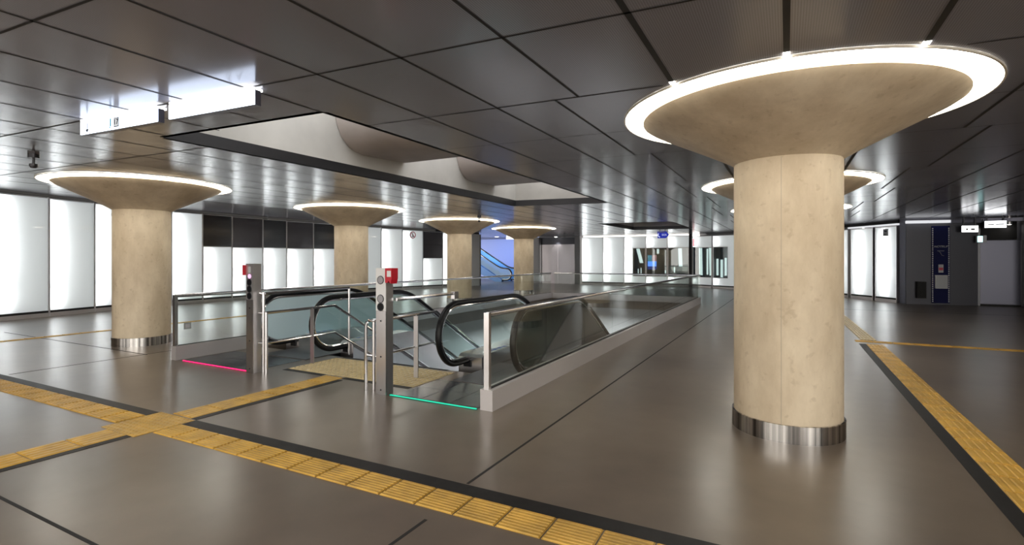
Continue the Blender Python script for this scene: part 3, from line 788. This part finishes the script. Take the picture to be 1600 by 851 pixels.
# ------------------------------------------------------------------ glass balustrades round the well
def balustrade(label, p0, p1, n, railside, endpost=True, kw=0.15):
    L = math.hypot(p1[0] - p0[0], p1[1] - p0[1])
    r = thing('glass_balustrade', label, 'balustrade', (p0[0], p0[1], 0), math.atan2(p1[1] - p0[1], p1[0] - p0[0]))
    MB().box(0, L, -kw / 2, kw / 2, 0.0, 0.22).build('kerb', 'kerb', r)
    MB().box(0.03, L, -0.02, 0.02, 0.22, 0.228).build('glazing_gasket', 'joint', r)
    for i in range(n):
        a, b = 0.05 + (L - 0.05) * i / n, 0.05 + (L - 0.05) * (i + 1) / n
        MB().box(a + 0.006, b - 0.006, -0.008, 0.008, 0.228, 0.985).build('glass_panel', 'glass', r)
    MB().tube([(0.03, 0, 1.01), (L, 0, 1.01)], 0.026, 12).build('handrail', 'chrome', r, smooth=True)
    if endpost: MB().box(0.0, 0.05, -0.03, 0.03, 0.22, 1.03).build('end_post', 'steel', r)
    return r
balustrade('long right glass balustrade with steel rail beside the open floor', (-2.785, 4.62), (-2.785, 19.28), 10, 1)
bl_ = balustrade('left glass balustrade with a small grey plate, behind the red light strip', (-8.53, 4.60), (-8.53, 19.28), 10, 1, kw=0.12)
balustrade('far glass balustrade across the end of the well', (-8.45, 19.36), (-2.72, 19.36), 5, 1, False)
# little grey plate on the left glass
gp = thing('grey_plate', 'small square grey plate on the near end of the left glass', 'plate', (-8.50, 4.74, 0.47))
MB().box(0.0, 0.006, 0.0, 0.11, 0.0, 0.10).build('plate_body', 'plateclear', gp)
MB().box(0.006, 0.008, 0.02, 0.09, 0.02, 0.08).build('print', 'inkgrey', gp)

# ------------------------------------------------------------------ signal pillars and stair rails
def pillar(label, x, y, h, left):
    r = thing('signal_pillar', label, 'signal pillar', (x, y, 0), 0, 'steel signal pillars by the escalators', 'thing')
    w, d = 0.15, 0.13
    MB().box(-w / 2, w / 2, 0.012, d, 0, h).build('body', 'satin', r)
    pm = 'satin' if left else 'white'  # right plate coloured white for the bright light on it
    MB().box(-w / 2, w / 2, 0.0, 0.012, h - 0.50, h).build('signal_plate', pm, r)
    MB().box(-w / 2, w / 2, 0.002, 0.012, 0.0, h - 0.505).build('front_cover', 'steel', r)
    zs = (h - 0.26, h - 0.355, h - 0.45) if left else (h - 0.14, h - 0.36, h - 0.455)
    ms = ('lens', 'lens', 'lens') if left else ('lensgrey', 'lensgrey', 'lens')
    for z, m in zip(zs, ms):
        ln = MB().cyl((0, -0.006, z), 0.042, 0.008, 24, 'y').build('lens', m, r, smooth=True)
        MB().lathe([(0.042, 0), (0.05, 0), (0.05, 0.008), (0.042, 0.008)], 24, True)
        rg = [(0.046 * math.cos(2 * PI * k / 24), -0.004, z + 0.046 * math.sin(2 * PI * k / 24)) for k in range(24)]
        MB().tube(rg, 0.005, 6, True).build('lens_ring', 'darkmetal', ln)
    for z in (0.06, 0.45, h - 0.62): MB().cyl((0.0, -0.002, z), 0.010, 0.006, 10, 'y').build('bolt', 'darkmetal', r)
    if left:
        MB().cyl((0, -0.006, h - 0.175), 0.030, 0.008, 20, 'y').build('lamp', 'ledpink', r)['label'] = 'glowing pink lamp'
        b = MB().box(-w / 2 - 0.035, -w / 2, -0.03, 0.05, h - 0.16, h - 0.02).build('alarm_box', 'red', r)
        MB().box(-0.03, 0.03, -0.003, 0.0, h - 0.13, h - 0.04).build('label_plate', 'inkgrey', r)
    else:
        b = MB().prism([(0.0, h - 0.02), (0.0, h - 0.19), (0.05, h - 0.19), (0.06, h - 0.165), (0.10, h - 0.19), (0.11, h - 0.15), (0.11, h - 0.02)], 0.02, 0.11, 'y').v
        q = MB().prism([(w / 2, h - 0.0), (w / 2, h - 0.17), (w / 2 + 0.035, h - 0.17), (w / 2 + 0.05, h - 0.145), (w / 2 + 0.085, h - 0.18), (w / 2 + 0.10, h - 0.12), (w / 2 + 0.10, h)], -0.01, 0.10, 'y').build('alarm_box', 'red', r)
        MB().box(w / 2 + 0.03, w / 2 + 0.09, -0.013, -0.01, h - 0.10, h - 0.03).build('label_plate', 'white', q)
    return r
pillar('steel signal pillar with pink lamp and three black lenses, beside the red light strip', -6.625, 4.58, 1.53, True)
pillar('steel signal pillar with white plate and red alarm box, beside the green light strip', -4.20, 4.57, 1.49, False)

def rails(name, label, cat, x, segs, posts, flats=(), boxes=()):
    y = posts[0][0] if posts else segs[0][0][1]
    r = thing(name, label, cat, (x, 5.2, 0))
    for nm, pts, rad in segs: MB().tube(pts, rad, 10).build(nm, 'chrome', r, True, True)
    for (px, py, z0, z1, rad) in posts: MB().cyl((px, py, z0), rad, z1 - z0, 12).build('post', 'steel', r, True, True)
    for (px, py, wx, wy, z0, z1) in flats: MB().box(px - wx / 2, px + wx / 2, py - wy / 2, py + wy / 2, z0, z1).build('post', 'satin', r, True)
    for a, m in boxes: MB().box(*a).build('end_plate', m, r, True)
    return r
SL = 0.178 / 0.30
def down(x, z, y1=12.5): return [(x, 5.86, z), (x, y1, z - SL * (y1 - 5.86))]
# left pair: guard rail to the escalator and stair handrail
rails('guard_rail', 'steel guard rail from the left pillar to the left escalator newel', 'guard rail', -6.46,
      [('rail', [(-6.535, 4.68, 1.11), (-6.46, 4.70, 1.11), (-6.46, 6.27, 1.11)], 0.022), ('stub', [(-6.545, 4.66, 0.84), (-6.46, 4.68, 0.84)], 0.014), ('stub', [(-6.545, 4.66, 0.42), (-6.46, 4.68, 0.42)], 0.014)],
      [(-6.46, 4.68, 0.0, 1.13, 0.020), (-6.46, 6.27, 0.0, 1.12, 0.022)])
rails('stair_handrail', 'left stair handrail with two steel rails, flat posts and a bend down the stairs', 'handrail', -6.35,
      [('rail', [(-6.35, 4.64, 0.85)] + down(-6.35, 0.855), 0.021), ('rail', [(-6.35, 4.64, 0.43)] + down(-6.35, 0.43), 0.016)],
      [(-6.35, 4.64, 0.0, 0.86, 0.022)], [(-6.35, 5.42, 0.07, 0.014, 0.0145, 0.84)])
# right pair
rails('guard_rail', 'steel guard rail running from the right pillar to the right escalator newel', 'guard rail', -4.10,
      [('rail', [(-4.10, 4.725, 1.115), (-4.10, 5.90, 1.115)], 0.022)],
      [], [], [((-4.13, -4.07, 5.90, 6.0, 1.04, 1.14), 'steel')])
rails('stair_handrail', 'right stair handrail with a looped steel end left of the red-topped pillar', 'handrail', -4.36,
      [('rail', [(-4.50, 4.64, 0.0), (-4.50, 4.64, 0.79), (-4.49, 4.645, 0.83), (-4.46, 4.65, 0.852), (-4.40, 4.66, 0.855), (-4.36, 4.70, 0.855), (-4.36, 5.2, 0.855)] + down(-4.36, 0.855), 0.021),
       ('rail', [(-4.50, 4.64, 0.43), (-4.36, 4.68, 0.43), (-4.36, 5.2, 0.43)] + down(-4.36, 0.43), 0.016)],
      [(-4.40, 4.67, 0.0, 0.85, 0.020)], [(-4.36, 5.42, 0.07, 0.014, 0.0145, 0.84)])

# ------------------------------------------------------------------ hanging direction sign (two lit boxes under the ceiling)
ang = math.atan(0.066)
def sign_box(label, xa, xb, za=2.845, zb=2.968):
    cx = (xa + xb) / 2; cy = yb(0, cx) - 0.03
    r = thing('direction_sign', label, 'sign', (cx, cy, 0), ang, 'white lit signs under the ceiling')
    hw = (xb - xa) / 2 / math.cos(ang)
    MB().box(-hw + 0.004, hw - 0.004, 0.012, 0.07, za, zb).build('housing', 'greymetal', r)
    MB().box(-hw, hw, 0.0, 0.012, za, zb).build('lit_face', 'signlit', r)
    MB().box(-hw + 0.02, hw - 0.02, -0.01, 0.10, 2.972, 2.992).build('bright_tray', 'signlit2', r)  # glowing plate drawn for the bright gap above the sign
    MB().box(-hw + 0.3, -hw + 0.34, 0.03, 0.09, 2.968, 3.0).box(hw - 0.34, hw - 0.3, 0.03, 0.09, 2.968, 3.0).build('mount', 'darkmetal', r)
    return r, hw
s1, hw = sign_box('lit white hanging sign with a down arrow and a boxed 17', -6.26, -5.03)
zc = 2.905
MB().box(-hw + 0.117, -hw + 0.129, -0.003, 0, zc - 0.03, zc + 0.045).prism([(-hw + 0.095, zc - 0.018), (-hw + 0.151, zc - 0.018), (-hw + 0.123, zc - 0.05)], -0.003, 0, 'y').build('arrow', 'ink', s1)
MB().box(-hw + 0.51, -hw + 0.528, -0.003, 0, zc - 0.03, zc + 0.045).box(-hw + 0.50, -hw + 0.52, -0.003, 0, zc - 0.045, zc - 0.033).build('letter_bar', 'inkcyan', s1)
MB().box(-hw + 0.575, -hw + 0.655, -0.003, 0, zc - 0.045, zc + 0.045).build('number_box', 'ink', s1)
MB().box(-hw + 0.583, -hw + 0.647, -0.004, -0.003, zc - 0.037, zc + 0.037).build('number_field', 'inkline', s1)
words('number', '17', 0.075, 'ink', s1, (-hw + 0.615, -0.006, zc), depth=0.0015)
s2, hw = sign_box('lit white hanging sign with two faint grey symbols at its right end', -4.86, -3.78)
def ringpts(cx, cz0, r, n=16, y=-0.002): return [(cx + r * math.cos(2 * PI * k / n), y, cz0 + r * math.sin(2 * PI * k / n)) for k in range(n)]
sy = MB()
sy.tube(ringpts(hw - 0.30, zc - 0.025, 0.024), 0.0025, 5, True).tube(ringpts(hw - 0.275, zc + 0.032, 0.012), 0.0025, 5, True).tube([(hw - 0.29, -0.002, zc + 0.02), (hw - 0.285, -0.002, zc - 0.01), (hw - 0.262, -0.002, zc - 0.03)], 0.0025, 5)
sy.build('wheelchair_symbol', 'inkline', s2)
sy = MB()
sy.tube([(hw - 0.2, -0.002, zc - 0.02), (hw - 0.17, -0.002, zc + 0.03), (hw - 0.13, -0.002, zc - 0.035)], 0.0025, 5).tube([(hw - 0.185, -0.002, zc - 0.005), (hw - 0.15, -0.002, zc - 0.005)], 0.0025, 5)
sy.build('walker_symbol', 'inkline', s2)

# ------------------------------------------------------------------ small blue SOS arrow sign
sg = thing('arrow_sign', 'blue arrow-shaped sign with a phone and the letters SOS under the far ceiling', 'sign', (-5.07, 24.4, 2.56), YAW * 0.5)
k = 0.45
out = [(-0.26, 0.0), (0.12, 0.0), (0.26, 0.16), (0.12, 0.32), (-0.26, 0.32)]
MB().prism(out, 0.0, 0.05, 'y').build('panel', 'signblue', sg)
words('lettering', 'SOS', 0.125, 'whitemark', sg, (0.04, -0.006, 0.15))
MB().tube([(-0.21, -0.01, 0.22), (-0.235, -0.01, 0.16), (-0.215, -0.01, 0.09), (-0.15, -0.01, 0.05)], 0.02, 8).build('phone_symbol', 'whitemark', sg)
MB().box(-0.23, 0.08, -0.006, 0, 0.265, 0.295).build('caption_bar', 'inkgrey', sg)
MB().cyl((-0.15, 0.025, 0.32), 0.012, 0.12, 8).cyl((0.08, 0.025, 0.32), 0.012, 0.12, 8).build('hanger', 'darkmetal', sg)

# ------------------------------------------------------------------ right-hand dark wall
def on_right(x): return 22.55 + (min(x, 5.75) - 3.73) * 0.1634
struct(MB().prism([(3.6, 22.90), (3.725, 22.62), (3.725, 23.4), (3.6, 23.4)], 0, 3.0, 'z').build('trim_6', 'greymetal'), 'grey pilaster between bright panels and dark wall')
struct(MB().prism([(3.73, 22.56), (5.75, 22.89), (5.75, 23.3), (3.73, 23.3)], 0, 3.0, 'z').build('wall_right', 'darkwall'), 'dark grey wall on the right')
struct(MB().box(14.0, 14.3, -9, 23.3, 0, 3.0).build('wall_right_side', 'darkwall'))
struct(MB().box(5.76, 14.0, 24.4, 24.6, 0, 3.0).box(6.9, 14.0, 22.9, 24.4, 0, 3.0).build('wall_right_recess', 'darkwall'))
va = MB()
for (xa, xb) in ((3.7, 4.35), (4.38, 4.95)): va.prism([(xa, on_right(xa) - 0.22), (xb, on_right(xb) - 0.22), (xb, on_right(xb) - 0.02), (xa, on_right(xa) - 0.02)], 2.84, 2.93, 'z')
struct(va.build('trim_7', 'valance'), 'row of white strip lights above the dark wall')
struct(MB().prism([(4.97, on_right(4.97) - 0.22), (5.80, on_right(5.8) - 0.22), (5.80, on_right(5.8) - 0.02), (4.97, on_right(4.97) - 0.02)], 2.82, 2.93, 'z').box(5.82, 7.0, 22.62, 22.85, 2.84, 2.95).build('trim_8', 'greymetal'))

def on_rwall(name, label, cat, x, z):
    return thing(name, label, cat, (x, on_right(x) + 0.005, z), math.atan(0.1634))
ip = on_rwall('emergency_column', 'dark blue full-height emergency call panel with dotted white edges on the dark wall', 'emergency panel', 4.71, 0)
MB().box(-0.26, 0.26, -0.03, 0.0, 0.06, 2.74).build('panel', 'navy', ip)
do = MB()
for k in range(40):
    z = 0.10 + k * 0.065
    do.box(-0.245, -0.215, -0.033, -0.03, z, z + 0.034); do.box(0.215, 0.245, -0.033, -0.03, z, z + 0.034)
do.build('dotted_edge', 'white', ip)['kind'] = 'stuff'
words('lettering', 'NOTRUF', 0.10, 'inkgrey', ip, (0, -0.033, 2.02), shear=0.3)
MB().tube([(-0.06, -0.034, 1.86), (-0.02, -0.034, 1.82), (0.03, -0.034, 1.72), (0.09, -0.034, 1.70)], 0.012, 6).box(-0.10, 0.10, -0.034, -0.03, 1.86, 1.885).build('phone_symbol', 'greymetal', ip)
MB().box(-0.07, 0.07, -0.05, -0.03, 1.12, 1.40).build('call_unit', 'inkgrey', ip); 
MB().box(-0.06, 0.06, -0.054, -0.05, 1.20, 1.29).build('red_button_plate', 'redprint', ip)
MB().box(-0.17, 0.17, -0.10, -0.03, 0.57, 1.03).build('white_cabinet', 'white', ip)
MB().box(-0.16, 0.16, -0.104, -0.10, 0.58, 1.02).build('cabinet_door', 'inkgrey', ip)
hb = on_rwall('wall_box', 'low black box on the dark wall left of the blue panel', 'wall box', 4.13, 0.22)
MB().box(-0.13, 0.13, -0.16, 0.0, 0, 0.58).build('body', 'joint', hb); MB().box(-0.11, 0.11, -0.168, -0.16, 0.03, 0.55).build('lid', 'blackstone', hb)
for lab, x, z, w, h, ry in (('small white lit sign with two dark marks, left of the grey door', 5.45, 2.50, 0.44, 0.21, -0.0), ('longer white lit sign above the left end of the grey door', 6.10, 2.63, 0.56, 0.22, -0.0)):
    r = thing('exit_sign', lab, 'sign', (x, 22.50, z), 0.12, 'white lit signs over the right wall')
    MB().box(-w / 2, w / 2, 0.01, 0.08, 0, h).build('housing', 'greymetal', r)
    MB().box(-w / 2, w / 2, 0.0, 0.01, 0, h).build('lit_face', 'signlit2', r)
    if w < 0.5: MB().box(-0.11, -0.05, -0.003, 0, 0.06, 0.13).box(0.02, 0.13, -0.003, 0, 0.06, 0.13).build('marks', 'inkgrey', r)
    else: MB().box(-0.20, -0.04, -0.003, 0, 0.08, 0.12).box(0.0, 0.22, -0.003, 0, 0.09, 0.13).build('marks', 'inkgrey', r)
    MB().box(-w / 2 + 0.05, -w / 2 + 0.08, 0.02, 0.06, h, 2.99 - z).box(w / 2 - 0.08, w / 2 - 0.05, 0.02, 0.06, h, 2.99 - z).build('hanger', 'darkmetal', r)
es = thing('escape_sign', 'tiny glowing pale green escape sign at the left edge of the grey door', 'sign', (5.75, 22.60, 2.16), 0.0)
MB().box(-0.07, 0.05, 0, 0.04, 0, 0.20).build('lit_face', 'exitgreen', es); MB().box(0.05, 0.15, 0.0, 0.05, -0.02, 0.22).build('housing', 'darkmetal', es)
MB().box(-0.10, 0.10, 0.04, 0.30, -0.01, 0.21).build('bracket', 'darkmetal', es)
gd = bpy.data.objects.new('door_1', None); COL.objects.link(gd); gd.location = (6.3, 23.0, 0); gd['kind'] = 'structure'; gd['label'] = 'large flat grey metal door at the far right'
MB().box(-0.46, 0.56, 0, 0.06, 0.06, 2.22).build('door_leaf', 'greymetal', gd)
MB().box(-0.50, 0.58, 0.01, 0.07, 0.0, 0.055).build('threshold', 'joint', gd)
MB().box(-0.53, -0.47, -0.03, 0.08, 0.0, 2.9).build('door_jamb', 'darkmetal', gd)
MB().box(-0.46, 0.56, 0.30, 0.34, 2.24, 2.98).build('transom', 'joint', gd)
struct(MB().box(6.87, 7.15, 22.3, 22.95, 0.03, 2.95).build('trim_9', 'greywall'), 'grey olive pilaster at the right edge')
d3 = thing('downlight', 'small downlight in the dark recess above the grey door', 'downlight', (6.62, 23.15, 2.75))
MB().cyl((0, 0, 0), 0.06, 0.02, 16).build('lamp_face', 'downlight', d3)
MB().lathe([(0.06, 0), (0.075, 0), (0.075, 0.25), (0.06, 0.25)], 20, True).build('bezel', 'satin', d3)

# ceiling cameras / speakers
for lab, x, y, zz in (('small dark loudspeaker under the ceiling above the biggest left column', -8.9, 3.02, 0), ('small camera under the ceiling right of the third left column', -8.95, 14.4, 0), ('small camera under the ceiling left of the lift doors corner', -10.9, 26.5, 0)):
    r = thing('ceiling_camera', lab, 'ceiling device', (x, y, 3.0), 0, 'small dark devices under the ceiling')
    MB().cyl((0, 0, -0.05), 0.06, 0.05, 20).build('mount', 'darkmetal', r, smooth=True)
    MB().cyl((0, 0, -0.13), 0.014, 0.09, 12).build('stem', 'darkmetal', r, smooth=True)
    MB().lathe([(0.0, -0.19), (0.03, -0.185), (0.045, -0.16), (0.045, -0.13), (0.0, -0.13)], 20).build('head', 'darkmetal', r, smooth=True)

# ------------------------------------------------------------------ light
w = bpy.data.worlds.new('world'); SC.world = w; w.use_nodes = True
w.node_tree.nodes['Background'].inputs[0].default_value = (1.0, 0.95, 0.88, 1)
w.node_tree.nodes['Background'].inputs[1].default_value = 1.35  # warm background added as fill through the open rear of the hall
def area(name, loc, rot, sx, sy, e, col=(1, 1, 1)):
    l = bpy.data.lights.new(name, 'AREA'); l.shape = 'RECTANGLE'; l.size = sx; l.size_y = sy; l.energy = e; l.color = col
    o = bpy.data.objects.new(name, l); COL.objects.link(o); o.location = loc; o.rotation_euler = rot; return o
area('lower_level_fill', (-5.6, 15.5, -0.6), (0, 0, 0), 4.0, 6.0, 300, (0.95, 0.97, 1.0))  # unseen fill light added in the open well, no fixture there
# fill lights added behind and right of the viewpoint, standing in for unseen lighting
area('hall_fill', (-4.0, -4.0, 2.95), (0, 0, 0), 9.0, 4.0, 560, (1.0, 0.95, 0.86))
area('hall_fill', (11.5, -3.5, 1.7), (math.radians(90), 0, math.radians(48)), 9.0, 2.4, 330, (1.0, 0.96, 0.88))
